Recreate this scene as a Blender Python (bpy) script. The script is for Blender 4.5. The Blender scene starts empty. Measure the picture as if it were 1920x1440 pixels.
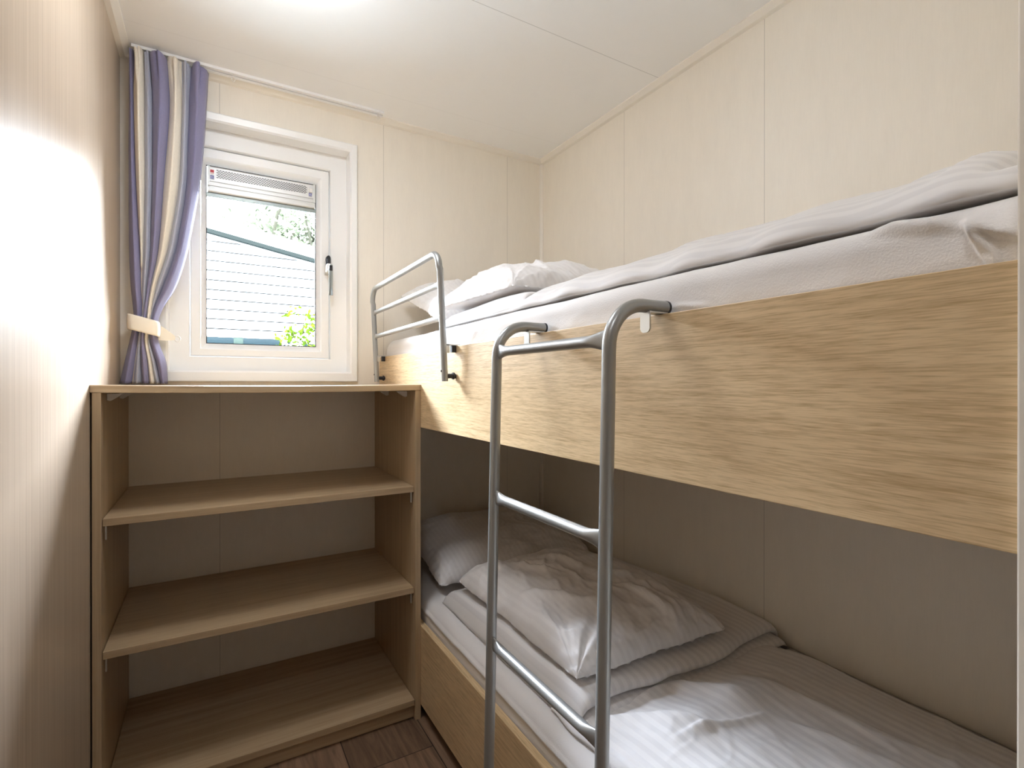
import bpy, bmesh, math, random
import numpy as np
from mathutils import Vector, Matrix

S = bpy.context.scene
PI = math.pi
# ------------------------------------------------------------------ camera, world, exposure
H = 2.06            # ceiling height
EYE = 1.041
YAW = 0.5287
cam_d = bpy.data.cameras.new('camera')
cam_d.sensor_width = 36.0
cam_d.lens = 961.61 * 36.0 / 1920.0
cam_d.clip_start = 0.01
cam = bpy.data.objects.new('camera', cam_d)
S.collection.objects.link(cam)
cam.location = (0, 0, EYE)
cam.rotation_euler = (PI / 2 - 0.0016, 0, -YAW)
S.camera = cam

S.view_settings.view_transform = 'Standard'
S.view_settings.look = 'None'
S.view_settings.exposure = 0.20
S.view_settings.gamma = 1.0
S.view_settings.use_curve_mapping = False

SKY = 400.0
FILL = 21.0
world = bpy.data.worlds.new('sky_world')
S.world = world
world.use_nodes = True
wn = world.node_tree
wn.nodes.clear()
w_out = wn.nodes.new('ShaderNodeOutputWorld')
w_bg = wn.nodes.new('ShaderNodeBackground')
w_tc = wn.nodes.new('ShaderNodeTexCoord')
w_sep = wn.nodes.new('ShaderNodeSeparateXYZ')
w_rmp = wn.nodes.new('ShaderNodeValToRGB')
w_rmp.color_ramp.elements[0].position = 0.0
w_rmp.color_ramp.elements[0].color = (0.50, 0.53, 0.60, 1)
w_rmp.color_ramp.elements[1].position = 1.0
w_rmp.color_ramp.elements[1].color = (4.30, 4.75, 5.30, 1)
w_mid = w_rmp.color_ramp.elements.new(0.74)
w_mid.color = (0.38, 0.405, 0.485, 1)
wn.links.new(w_tc.outputs['Generated'], w_sep.inputs[0])
wn.links.new(w_sep.outputs['Z'], w_rmp.inputs[0])
wn.links.new(w_rmp.outputs[0], w_bg.inputs[0])
w_bg.inputs[1].default_value = SKY
wn.links.new(w_bg.outputs[0], w_out.inputs[0])

cy = S.cycles
cy.max_bounces = 14
cy.diffuse_bounces = 9
cy.glossy_bounces = 5
cy.transparent_max_bounces = 12
cy.sample_clamp_indirect = 8.0
cy.caustics_reflective = False
cy.caustics_refractive = False


def portal(name, loc, rot, sx, sy):
    l = bpy.data.lights.new(name, 'AREA')
    l.shape = 'RECTANGLE'
    l.size = sx
    l.size_y = sy
    l.cycles.is_portal = True
    o = bpy.data.objects.new(name, l)
    S.collection.objects.link(o)
    o.location = loc
    o.rotation_euler = rot
    return o


# ------------------------------------------------------------------ room numbers (metres)
D = 1.977           # back (window) wall
XL = -0.2455        # left wall
XR = 1.315          # right wall
XB = 0.5584         # face of the bunk boards
YC = 1.5167         # front of the shelf unit
YF = 0.149          # inner face of the wall at the foot of the bunks
XW = 0.550          # edge of that wall, beside the doorway
YH = -1.25          # far side of the passage behind the camera
XH = 1.9            # far end of that passage
portal('window_daylight_portal', (0.16, 2.13, 1.485), (PI / 2, 0, PI), 0.40, 0.66)


# ------------------------------------------------------------------ materials
def new_mat(name):
    m = bpy.data.materials.new(name)
    m.use_nodes = True
    nt = m.node_tree
    b = nt.nodes['Principled BSDF']
    return m, nt, b


def simple(name, col, rough=0.5, metal=0.0, bump=0.0, bscale=200.0, spec=None):
    m, nt, b = new_mat(name)
    b.inputs['Base Color'].default_value = (*col, 1)
    b.inputs['Roughness'].default_value = rough
    b.inputs['Metallic'].default_value = metal
    if spec is not None:
        b.inputs['Specular IOR Level'].default_value = spec
    tc = nt.nodes.new('ShaderNodeTexCoord')
    n = nt.nodes.new('ShaderNodeTexNoise')
    n.inputs['Scale'].default_value = bscale
    n.inputs['Detail'].default_value = 3
    nt.links.new(tc.outputs['Object'], n.inputs['Vector'])
    if bump > 0:
        bp = nt.nodes.new('ShaderNodeBump')
        bp.inputs['Strength'].default_value = bump
        bp.inputs['Distance'].default_value = 0.002
        nt.links.new(n.outputs[0], bp.inputs['Height'])
        nt.links.new(bp.outputs[0], b.inputs['Normal'])
    return m


def math_node(nt, op, a, b=None):
    n = nt.nodes.new('ShaderNodeMath')
    n.operation = op
    for i, v in enumerate((a, b)):
        if v is None:
            continue
        if isinstance(v, (int, float)):
            n.inputs[i].default_value = v
        else:
            nt.links.new(v, n.inputs[i])
    return n.outputs[0]


def mix_col(nt, fac, a, b, mode='MIX'):
    n = nt.nodes.new('ShaderNodeMix')
    n.data_type = 'RGBA'
    n.blend_type = mode
    for sock, v in ((n.inputs[0], fac), (n.inputs[6], a), (n.inputs[7], b)):
        if isinstance(v, (int, float)):
            sock.default_value = v
        elif isinstance(v, tuple):
            sock.default_value = (*v, 1) if len(v) == 3 else v
        else:
            nt.links.new(v, sock)
    return n.outputs[2]


def wood(name, axis, dark, light, rough=0.38, cross=55.0, along=1.6, flecks=0.35, spec=0.5, coarse=0.5, spread=0.17):
    """laminate with its grain running along the given axis"""
    m, nt, b = new_mat(name)
    tc = nt.nodes.new('ShaderNodeTexCoord')

    def stretched(c, a, detail, rgh, dist=0.0):
        mp = nt.nodes.new('ShaderNodeMapping')
        sc = [c, c, c]
        sc[axis] = a
        mp.inputs['Scale'].default_value = sc
        nt.links.new(tc.outputs['Object'], mp.inputs['Vector'])
        n = nt.nodes.new('ShaderNodeTexNoise')
        n.inputs['Scale'].default_value = 1.0
        n.inputs['Detail'].default_value = detail
        n.inputs['Roughness'].default_value = rgh
        n.inputs['Distortion'].default_value = dist
        nt.links.new(mp.outputs[0], n.inputs['Vector'])
        return n.outputs[0]
    g1 = stretched(cross, along, 5, 0.62, 0.25)
    g2 = stretched(cross * 3.5, along * 4.5, 3, 0.6)
    g3 = stretched(9.0, 1.1, 2, 0.5, 0.3)
    v = math_node(nt, 'ADD', math_node(nt, 'MULTIPLY', g1, 0.55 * (1 - coarse) + 0.4), math_node(nt, 'MULTIPLY', g2, flecks))
    v = math_node(nt, 'ADD', v, math_node(nt, 'MULTIPLY', g3, coarse * 0.5))
    r = nt.nodes.new('ShaderNodeValToRGB')
    tot = 0.5 * (0.55 * (1 - coarse) + 0.4 + flecks + coarse * 0.5)
    r.color_ramp.elements[0].position = max(0, tot - spread)
    r.color_ramp.elements[0].color = (*dark, 1)
    r.color_ramp.elements[1].position = tot + spread
    r.color_ramp.elements[1].color = (*light, 1)
    nt.links.new(v, r.inputs[0])
    nt.links.new(r.outputs[0], b.inputs['Base Color'])
    b.inputs['Roughness'].default_value = rough
    b.inputs['Specular IOR Level'].default_value = spec
    bp = nt.nodes.new('ShaderNodeBump')
    bp.inputs['Strength'].default_value = 0.12
    bp.inputs['Distance'].default_value = 0.0008
    nt.links.new(g2, bp.inputs['Height'])
    nt.links.new(bp.outputs[0], b.inputs['Normal'])
    return m


def panel_wall(name, base, axis, offset, spacing, mottle=0.06, rough=0.5, line=0.0010, line_col=0.62, lines=True, faint_above=None):
    """wall or ceiling board with faint mottling and hairline joints"""
    m, nt, b = new_mat(name)
    tc = nt.nodes.new('ShaderNodeTexCoord')
    sep = nt.nodes.new('ShaderNodeSeparateXYZ')
    nt.links.new(tc.outputs['Object'], sep.inputs[0])
    mp = nt.nodes.new('ShaderNodeMapping')
    mp.inputs['Scale'].default_value = (26, 26, 7)
    nt.links.new(tc.outputs['Object'], mp.inputs['Vector'])
    n = nt.nodes.new('ShaderNodeTexNoise')
    n.inputs['Scale'].default_value = 1.0
    n.inputs['Detail'].default_value = 6
    n.inputs['Roughness'].default_value = 0.7
    nt.links.new(mp.outputs[0], n.inputs['Vector'])
    mp2 = nt.nodes.new('ShaderNodeMapping')
    mp2.inputs['Scale'].default_value = (420, 420, 25)
    nt.links.new(tc.outputs['Object'], mp2.inputs['Vector'])
    n2 = nt.nodes.new('ShaderNodeTexNoise')
    n2.inputs['Scale'].default_value = 1.0
    nt.links.new(mp2.outputs[0], n2.inputs['Vector'])
    v = math_node(nt, 'ADD', math_node(nt, 'MULTIPLY', math_node(nt, 'SUBTRACT', n.outputs[0], 0.5), mottle * 2),
                  math_node(nt, 'MULTIPLY', math_node(nt, 'SUBTRACT', n2.outputs[0], 0.5), mottle))
    v = math_node(nt, 'ADD', v, 1.0)
    rgb = nt.nodes.new('ShaderNodeRGB')
    rgb.outputs[0].default_value = (*base, 1)
    cm = nt.nodes.new('ShaderNodeCombineColor')
    for i in range(3):
        nt.links.new(v, cm.inputs[i])
    col = mix_col(nt, 1.0, rgb.outputs[0], cm.outputs[0], 'MULTIPLY')
    if lines:
        c = math_node(nt, 'SUBTRACT', sep.outputs[axis], offset)
        c = math_node(nt, 'DIVIDE', c, spacing)
        fr = math_node(nt, 'SUBTRACT', c, math_node(nt, 'ROUND', c))
        dist = math_node(nt, 'MULTIPLY', math_node(nt, 'ABSOLUTE', fr), spacing)
        on = math_node(nt, 'LESS_THAN', dist, line)
        if faint_above is not None:
            far = math_node(nt, 'GREATER_THAN', sep.outputs[axis], faint_above)
            on = math_node(nt, 'MULTIPLY', on, math_node(nt, 'SUBTRACT', 1.0, math_node(nt, 'MULTIPLY', far, 0.75)))
        col = mix_col(nt, math_node(nt, 'MULTIPLY', on, 1 - line_col), col, tuple(x * 0.25 for x in base))
    nt.links.new(col, b.inputs['Base Color'])
    b.inputs['Roughness'].default_value = rough
    b.inputs['Specular IOR Level'].default_value = 0.35
    return m


def cloth(name, col_a, col_b, period=0.0, rough=0.75, bump=0.25, weave=900.0, crumple=0.0):
    """woven cotton; satin stripes run along V of the UV map (UV in metres)"""
    m, nt, b = new_mat(name)
    uv = nt.nodes.new('ShaderNodeUVMap')
    sep = nt.nodes.new('ShaderNodeSeparateXYZ')
    nt.links.new(uv.outputs[0], sep.inputs[0])
    tc = nt.nodes.new('ShaderNodeTexCoord')
    if period > 0:
        s = math_node(nt, 'SINE', math_node(nt, 'MULTIPLY', sep.outputs[0], 2 * PI / period))
        s = math_node(nt, 'ADD', math_node(nt, 'MULTIPLY', s, 1.6), 0.5)
        cl = nt.nodes.new('ShaderNodeClamp')
        nt.links.new(s, cl.inputs[0])
        f = cl.outputs[0]
        nt.links.new(mix_col(nt, f, col_a, col_b), b.inputs['Base Color'])
        nt.links.new(math_node(nt, 'ADD', math_node(nt, 'MULTIPLY', f, -0.18), rough), b.inputs['Roughness'])
    else:
        b.inputs['Base Color'].default_value = (*col_a, 1)
        b.inputs['Roughness'].default_value = rough
    b.inputs['Sheen Weight'].default_value = 0.15
    b.inputs['Specular IOR Level'].default_value = 0.3
    n = nt.nodes.new('ShaderNodeTexNoise')
    n.inputs['Scale'].default_value = weave
    n.inputs['Detail'].default_value = 2
    nt.links.new(tc.outputs['Object'], n.inputs['Vector'])
    bp = nt.nodes.new('ShaderNodeBump')
    bp.inputs['Strength'].default_value = bump
    bp.inputs['Distance'].default_value = 0.0006
    nt.links.new(n.outputs[0], bp.inputs['Height'])
    last = bp
    if crumple > 0:
        n2 = nt.nodes.new('ShaderNodeTexNoise')
        n2.inputs['Scale'].default_value = 16
        n2.inputs['Detail'].default_value = 4
        n2.inputs['Distortion'].default_value = 1.2
        nt.links.new(tc.outputs['Object'], n2.inputs['Vector'])
        bp2 = nt.nodes.new('ShaderNodeBump')
        bp2.inputs['Strength'].default_value = crumple
        bp2.inputs['Distance'].default_value = 0.006
        nt.links.new(n2.outputs[0], bp2.inputs['Height'])
        nt.links.new(bp.outputs[0], bp2.inputs['Normal'])
        last = bp2
    nt.links.new(last.outputs[0], b.inputs['Normal'])
    return m


OAK_D, OAK_L = (0.47, 0.325, 0.168), (0.72, 0.545, 0.325)
M = {}
M['oak_y'] = wood('oak_grain_along_bed', 1, OAK_D, OAK_L, 0.36, 170, 6.5, 0.85, coarse=0.15, spread=0.23)
M['oak_x'] = wood('oak_grain_along_shelf', 0, (0.36, 0.255, 0.145), (0.50, 0.375, 0.235), 0.38, 70, 2.0, 0.25, coarse=0.3)
M['oak_z'] = wood('oak_grain_upright', 2, (0.36, 0.255, 0.145), (0.50, 0.375, 0.235), 0.38, 70, 2.0, 0.25, coarse=0.3)
M['left_wall'] = wood('pale_oak_wall_board', 2, (0.405, 0.318, 0.232), (0.525, 0.428, 0.328), 0.34, 110, 1.2, 0.3, 0.3, coarse=0.15)
CREAM = (0.84, 0.79, 0.70)
M['wall_back'] = panel_wall('cream_board_back', CREAM, 0, 0.0215, 0.5545, 0.05)
M['wall_right'] = panel_wall('cream_board_right', CREAM, 1, 0.871, 0.558, 0.05)
M['wall_plain'] = panel_wall('cream_board_plain', CREAM, 1, 0, 1, 0.05, lines=False)
M['ceiling'] = panel_wall('white_ceiling_board', (0.89, 0.895, 0.89), 1, 1.2325, 0.5575, 0.012, 0.6, 0.0011, 0.6, True, 1.5)
M['cream_trim'] = simple('cream_trim', (0.84, 0.80, 0.725), 0.4, 0, 0.05, 90)
M['upvc'] = simple('white_upvc', (0.86, 0.865, 0.86), 0.28, 0, 0.02, 60)
M['offwhite'] = simple('off_white_profile', (0.72, 0.69, 0.62), 0.4, 0, 0.02, 60)
M['rubber'] = simple('black_rubber', (0.012, 0.012, 0.013), 0.6, 0, 0.05, 300)
M['alu'] = simple('matt_aluminium', (0.62, 0.62, 0.60), 0.42, 0.35, 0.03, 400)
M['vent_rail'] = simple('grey_vent_rail', (0.30, 0.34, 0.32), 0.35, 0.3, 0.02, 300)
M['steel'] = simple('silver_painted_steel', (0.36, 0.37, 0.365), 0.34, 0.55, 0.03, 700)
M['zinc'] = simple('zinc_plate', (0.62, 0.63, 0.60), 0.32, 0.7, 0.03, 500)
M['chrome'] = simple('satin_chrome', (0.50, 0.56, 0.57), 0.22, 0.9, 0.02, 400)
M['white_plastic'] = simple('white_plastic', (0.78, 0.76, 0.72), 0.4, 0, 0.02, 200)
M['black_plastic'] = simple('black_plastic', (0.02, 0.02, 0.025), 0.4, 0, 0.02, 200)
M['dark'] = simple('dark_underside', (0.03, 0.025, 0.02), 0.9, 0, 0.1, 60)
M['slats'] = simple('raw_bed_base', (0.45, 0.33, 0.2), 0.7, 0, 0.1, 60)
WHITE_A, WHITE_B = (0.80, 0.79, 0.79), (0.725, 0.715, 0.72)
M['sheet'] = cloth('white_fleece_sheet', (0.78, 0.765, 0.76), None, 0, 0.9, 0.8, 420, 0.05)
M['duvet'] = cloth('white_satin_stripe', WHITE_A, WHITE_B, 0.021, 0.62, 0.12, 1200, 0.10)
M['pillow'] = cloth('white_pillowcase', WHITE_A, (0.765, 0.753, 0.755), 0.017, 0.62, 0.12, 1200, 0.14)
M['tieback'] = cloth('cream_tieback', (0.78, 0.73, 0.63), None, 0, 0.8, 0.3, 900)
M['glass'] = None


def glass_mat():
    m, nt, b = new_mat('window_glass')
    nt.nodes.remove(b)
    out = nt.nodes['Material Output']
    tr = nt.nodes.new('ShaderNodeBsdfTransparent')
    tr.inputs[0].default_value = (0.94, 0.96, 0.95, 1)
    gl = nt.nodes.new('ShaderNodeBsdfGlossy')
    gl.inputs['Roughness'].default_value = 0.02
    fr = nt.nodes.new('ShaderNodeFresnel')
    fr.inputs[0].default_value = 1.35
    mx = nt.nodes.new('ShaderNodeMixShader')
    nt.links.new(fr.outputs[0], mx.inputs[0])
    nt.links.new(tr.outputs[0], mx.inputs[1])
    nt.links.new(gl.outputs[0], mx.inputs[2])
    nt.links.new(mx.outputs[0], out.inputs[0])
    return m


M['glass'] = glass_mat()


def floor_mat():
    m, nt, b = new_mat('brown_vinyl_planks')
    tc = nt.nodes.new('ShaderNodeTexCoord')
    sep = nt.nodes.new('ShaderNodeSeparateXYZ')
    nt.links.new(tc.outputs['Object'], sep.inputs[0])
    W, L = 0.2265, 0.95
    px = math_node(nt, 'DIVIDE', math_node(nt, 'SUBTRACT', sep.outputs[0], 0.32 - 4 * W), W)
    ix = math_node(nt, 'FLOOR', px)
    fx = math_node(nt, 'SUBTRACT', px, ix)
    shift = math_node(nt, 'MULTIPLY', math_node(nt, 'FRACT', math_node(nt, 'MULTIPLY', math_node(nt, 'SUBTRACT', ix, 4.0), 0.41)), L)
    py = math_node(nt, 'DIVIDE', math_node(nt, 'SUBTRACT', math_node(nt, 'SUBTRACT', sep.outputs[1], 1.385), shift), L)
    iy = math_node(nt, 'FLOOR', py)
    fy = math_node(nt, 'SUBTRACT', py, iy)
    ex = math_node(nt, 'MULTIPLY', math_node(nt, 'MINIMUM', fx, math_node(nt, 'SUBTRACT', 1.0, fx)), W)
    ey = math_node(nt, 'MULTIPLY', math_node(nt, 'MINIMUM', fy, math_node(nt, 'SUBTRACT', 1.0, fy)), L)
    joint = math_node(nt, 'LESS_THAN', math_node(nt, 'MINIMUM', ex, ey), 0.0013)
    rnd = math_node(nt, 'FRACT', math_node(nt, 'MULTIPLY', math_node(nt, 'SINE', math_node(nt, 'ADD', math_node(nt, 'MULTIPLY', ix, 12.99), math_node(nt, 'MULTIPLY', iy, 78.2))), 437.5))
    mp = nt.nodes.new('ShaderNodeMapping')
    mp.inputs['Scale'].default_value = (38, 3.2, 1)
    nt.links.new(tc.outputs['Object'], mp.inputs['Vector'])
    n = nt.nodes.new('ShaderNodeTexNoise')
    n.noise_dimensions = '4D'
    n.inputs['Scale'].default_value = 1
    n.inputs['Detail'].default_value = 6
    n.inputs['Roughness'].default_value = 0.65
    n.inputs['Distortion'].default_value = 1.0
    nt.links.new(mp.outputs[0], n.inputs['Vector'])
    nt.links.new(math_node(nt, 'MULTIPLY', rnd, 17.0), n.inputs['W'])
    r = nt.nodes.new('ShaderNodeValToRGB')
    r.color_ramp.elements[0].position = 0.32
    r.color_ramp.elements[0].color = (0.092, 0.052, 0.031, 1)
    r.color_ramp.elements[1].position = 0.72
    r.color_ramp.elements[1].color = (0.30, 0.19, 0.12, 1)
    nt.links.new(n.outputs[0], r.inputs[0])
    tone = math_node(nt, 'ADD', math_node(nt, 'MULTIPLY', rnd, 0.5), 0.75)
    cm = nt.nodes.new('ShaderNodeCombineColor')
    for i in range(3):
        nt.links.new(tone, cm.inputs[i])
    col = mix_col(nt, 1.0, r.outputs[0], cm.outputs[0], 'MULTIPLY')
    col = mix_col(nt, joint, col, (0.015, 0.009, 0.006))
    nt.links.new(col, b.inputs['Base Color'])
    b.inputs['Roughness'].default_value = 0.42
    return m


M['floor'] = floor_mat()


def stripe_curtain():
    """fabric stripes by UV: purple, cream, blue-grey repeating"""
    m, nt, b = new_mat('striped_curtain_fabric')
    uv = nt.nodes.new('ShaderNodeUVMap')
    sep = nt.nodes.new('ShaderNodeSeparateXYZ')
    nt.links.new(uv.outputs[0], sep.inputs[0])
    k = math_node(nt, 'FLOOR', sep.outputs[0])
    mod = math_node(nt, 'MODULO', k, 3.0)
    is1 = math_node(nt, 'COMPARE', mod, 1.0)
    is2 = math_node(nt, 'COMPARE', mod, 2.0)
    for nn in nt.nodes:
        if nn.type == 'MATH' and nn.operation == 'COMPARE':
            nn.inputs[2].default_value = 0.1
    c = mix_col(nt, is1, (0.215, 0.205, 0.33), (0.74, 0.68, 0.575))
    c = mix_col(nt, is2, c, (0.385, 0.40, 0.475))
    tc = nt.nodes.new('ShaderNodeTexCoord')
    mp = nt.nodes.new('ShaderNodeMapping')
    mp.inputs['Scale'].default_value = (700, 700, 160)
    nt.links.new(tc.outputs['Object'], mp.inputs['Vector'])
    n = nt.nodes.new('ShaderNodeTexNoise')
    n.inputs['Scale'].default_value = 1
    n.inputs['Detail'].default_value = 2
    nt.links.new(mp.outputs[0], n.inputs['Vector'])
    cm = nt.nodes.new('ShaderNodeCombineColor')
    v = math_node(nt, 'ADD', math_node(nt, 'MULTIPLY', n.outputs[0], 0.3), 0.85)
    for i in range(3):
        nt.links.new(v, cm.inputs[i])
    c = mix_col(nt, 1.0, c, cm.outputs[0], 'MULTIPLY')
    nt.links.new(c, b.inputs['Base Color'])
    b.inputs['Roughness'].default_value = 0.85
    b.inputs['Sheen Weight'].default_value = 0.2
    b.inputs['Specular IOR Level'].default_value = 0.2
    bp = nt.nodes.new('ShaderNodeBump')
    bp.inputs['Strength'].default_value = 0.2
    bp.inputs['Distance'].default_value = 0.0005
    nt.links.new(n.outputs[0], bp.inputs['Height'])
    nt.links.new(bp.outputs[0], b.inputs['Normal'])
    return m


M['curtain'] = stripe_curtain()


# ------------------------------------------------------------------ builders
def world_loc(o):
    v = Vector((0, 0, 0))
    while o is not None:
        v += o.location
        o = o.parent
    return v


def obj(name, bm, m, parent=None, smooth=None, loc=None):
    """links a bmesh (in world coordinates) as ONE mesh object"""
    bmesh.ops.recalc_face_normals(bm, faces=bm.faces[:]) if bm.faces else None
    me = bpy.data.meshes.new(name)
    o = bpy.data.objects.new(name, me)
    S.collection.objects.link(o)
    if loc is not None:
        o.location = loc
    if parent is not None:
        o.parent = parent
    off = world_loc(o)
    bmesh.ops.translate(bm, verts=bm.verts[:], vec=-off)
    bm.to_mesh(me)
    bm.free()
    me.materials.append(m)
    if smooth is not None:
        if smooth >= 180:
            for p in me.polygons:
                p.use_smooth = True
        else:
            for p in me.polygons:
                p.use_smooth = True
            me.set_sharp_from_angle(angle=math.radians(smooth))
    return o


def thing(name, loc, label, cat, group=None):
    o = bpy.data.objects.new(name, None)
    o.empty_display_size = 0.05
    S.collection.objects.link(o)
    o.location = loc
    o['label'] = label
    o['category'] = cat
    if group:
        o['group'] = group
    return o


def tag(o, label, cat, group=None):
    o['label'] = label
    o['category'] = cat
    if group:
        o['group'] = group
    return o


def structure(o, label=None):
    o['kind'] = 'structure'
    if label:
        o['label'] = label
    return o


def new():
    return bmesh.new()


def box(bm, x0, x1, y0, y1, z0, z1, bev=0.0):
    vs = [bm.verts.new((x, y, z)) for x in (x0, x1) for y in (y0, y1) for z in (z0, z1)]
    fs = [(0, 1, 3, 2), (4, 6, 7, 5), (0, 4, 5, 1), (2, 3, 7, 6), (0, 2, 6, 4), (1, 5, 7, 3)]
    faces = [bm.faces.new([vs[i] for i in f]) for f in fs]
    if bev > 0:
        edges = list({e for f in faces for e in f.edges})
        bmesh.ops.bevel(bm, geom=edges, offset=bev, segments=2, profile=0.5, affect='EDGES', clamp_overlap=True)
    return bm


def loft(bm, loops, close=True, cap0=False, cap1=False):
    """quads between successive vertex loops of the same length"""
    rings = [[bm.verts.new(p) for p in lp] for lp in loops]
    n = len(rings[0])
    for a, b in zip(rings, rings[1:]):
        for i in range(n if close else n - 1):
            j = (i + 1) % n
            bm.faces.new((a[i], a[j], b[j], b[i]))
    if cap0:
        bm.faces.new(list(reversed(rings[0])))
    if cap1:
        bm.faces.new(rings[-1])
    return rings


def rect(x0, x1, z0, z1, y):
    return [(x0, y, z0), (x1, y, z0), (x1, y, z1), (x0, y, z1)]


def sweep(bm, path, rad, seg=14, caps=True, squash=None):
    """round tube along a polyline; squash(t) -> (across, up) factors"""
    P = [Vector(p) for p in path]
    loops = []
    up = None
    n = len(P)
    L = [0.0]
    for a, b in zip(P, P[1:]):
        L.append(L[-1] + (b - a).length)
    for i, p in enumerate(P):
        t = ((P[min(i + 1, n - 1)] - P[max(i - 1, 0)])).normalized()
        if up is None:
            up = Vector((0, 0, 1)) if abs(t.z) < 0.9 else Vector((1, 0, 0))
        side = t.cross(up).normalized()
        up = side.cross(t).normalized()
        r = rad(L[i] / L[-1]) if callable(rad) else rad
        sa, su = squash(L[i] / L[-1]) if squash else (1, 1)
        loops.append([p + side * (math.cos(a) * r * sa) + up * (math.sin(a) * r * su)
                      for a in (2 * PI * k / seg for k in range(seg))])
    loft(bm, loops, True, caps, caps)
    return bm


def arc_pts(c, a0, a1, r, u, v, n=10):
    c, u, v = Vector(c), Vector(u), Vector(v)
    return [c + u * (r * math.cos(a0 + (a1 - a0) * k / n)) + v * (r * math.sin(a0 + (a1 - a0) * k / n)) for k in range(n + 1)]


def disc_prism(bm, c, axis, r, h, seg=18):
    c = Vector(c)
    a = Vector(axis).normalized()
    u = a.orthogonal().normalized()
    v = a.cross(u)
    loops = [[c + a * t + u * (r * math.cos(2 * PI * k / seg)) + v * (r * math.sin(2 * PI * k / seg)) for k in range(seg)] for t in (0, h)]
    loft(bm, loops, True, True, True)


# numpy noise ------------------------------------------------------
def _hash(ix, iy, seed):
    h = (ix.astype(np.int64) * 374761393 + iy.astype(np.int64) * 668265263 + seed * 1442695041) & 0xffffffff
    h = ((h ^ (h >> 13)) * 1274126177) & 0xffffffff
    h = h ^ (h >> 16)
    return (h & 0xffff) / 65535.0


def vnoise(x, y, seed=0):
    ix, iy = np.floor(x), np.floor(y)
    fx, fy = x - ix, y - iy
    ux, uy = fx * fx * fx * (fx * (fx * 6 - 15) + 10), fy * fy * fy * (fy * (fy * 6 - 15) + 10)
    a, b = _hash(ix, iy, seed), _hash(ix + 1, iy, seed)
    c, d = _hash(ix, iy + 1, seed), _hash(ix + 1, iy + 1, seed)
    return (a + (b - a) * ux) * (1 - uy) + (c + (d - c) * ux) * uy


def fbm(x, y, seed=0, oct=4, gain=0.5):
    v, a, t = 0, 1.0, 0
    for k in range(oct):
        v = v + a * vnoise(x * 2 ** k + 13.7 * k, y * 2 ** k + 7.1 * k, seed + k * 11)
        t += a
        a *= gain
    return v / t


def ridged(x, y, seed=0, oct=3):
    v, a, t = 0, 1.0, 0
    for k in range(oct):
        v = v + a * (1 - np.abs(2 * vnoise(x * 2 ** k + 3.3 * k, y * 2 ** k + 9.1 * k, seed + k * 7) - 1)) ** 2
        t += a
        a *= 0.5
    return v / t


def crease(X, Y, p0, p1, w, h, taper=0.35):
    """a ridge along the segment p0-p1, sharp on one side"""
    ax, ay = p1[0] - p0[0], p1[1] - p0[1]
    L = math.hypot(ax, ay)
    ux, uy = ax / L, ay / L
    t = ((X - p0[0]) * ux + (Y - p0[1]) * uy) / L
    s = (X - p0[0]) * -uy + (Y - p0[1]) * ux
    env = np.clip(np.minimum(t, 1 - t) / taper + 0.15, 0, 1) * (t > -0.15) * (t < 1.15)
    side = np.where(s > 0, w * 0.55, w * 1.5)
    return h * env * np.exp(-(s / side) ** 2)


def crumple(x, y, seed, oct=3):
    """sharp little fabric ridges running in varied directions"""
    r = np.random.RandomState(seed)
    wx = x + 0.35 * (fbm(x * 1.3 + 3, y * 1.3, seed + 1, 3) - .5) * 2
    wy = y + 0.35 * (fbm(x * 1.3 + 8, y * 1.3 + 4, seed + 2, 3) - .5) * 2
    v, tot, a = 0, 0, 1.0
    for k in range(oct):
        th = r.uniform(0, PI)
        c, s_ = math.cos(th), math.sin(th)
        p, q = c * wx + s_ * wy, -s_ * wx + c * wy
        n = vnoise(p * 2.6 * 1.7 ** k, q * 1.1 * 1.7 ** k, seed + 20 + k)
        v = v + a * (1 - np.abs(2 * n - 1)) ** 3
        tot += a
        a *= 0.65
    return v / tot


def grid_mesh(name, P, m, parent=None, UV=None, thick_to=None, extra=None, loc=None):
    """P: (ny, nx, 3) array of world points -> smooth mesh; UV in metres"""
    ny, nx = P.shape[:2]
    off = np.zeros(3)
    o_me = bpy.data.meshes.new(name)
    o = bpy.data.objects.new(name, o_me)
    S.collection.objects.link(o)
    if loc is not None:
        o.location = loc
    if parent is not None:
        o.parent = parent
    off = np.array(world_loc(o))
    V = (P.reshape(-1, 3) - off).tolist()
    idx = np.arange(ny * nx).reshape(ny, nx)
    F = np.stack([idx[:-1, :-1], idx[:-1, 1:], idx[1:, 1:], idx[1:, :-1]], -1).reshape(-1, 4).tolist()
    uvs = UV.reshape(-1, 2).tolist() if UV is not None else None
    if extra is not None:               # second sheet (underside) sharing the border
        Q = extra.reshape(-1, 3) - off
        remap = {}
        border = np.zeros((ny, nx), bool)
        border[0] = border[-1] = True
        border[:, 0] = border[:, -1] = True
        for k in range(ny * nx):
            if border.flat[k]:
                remap[k] = k
            else:
                remap[k] = len(V)
                V.append(Q[k].tolist())
                if uvs is not None:
                    uvs.append(uvs[k])
        F += [[remap[f[3]], remap[f[2]], remap[f[1]], remap[f[0]]] for f in F[:(ny - 1) * (nx - 1)]]
    o_me.from_pydata(V, [], F)
    if uvs is not None:
        ul = o_me.uv_layers.new(name='UVMap')
        li = np.zeros(len(o_me.loops), np.int32)
        o_me.loops.foreach_get('vertex_index', li)
        ul.data.foreach_set('uv', np.array(uvs, np.float32)[li].ravel())
    o_me.polygons.foreach_set('use_smooth', [True] * len(o_me.polygons))
    o_me.materials.append(m)
    o_me.update()
    return o


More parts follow.
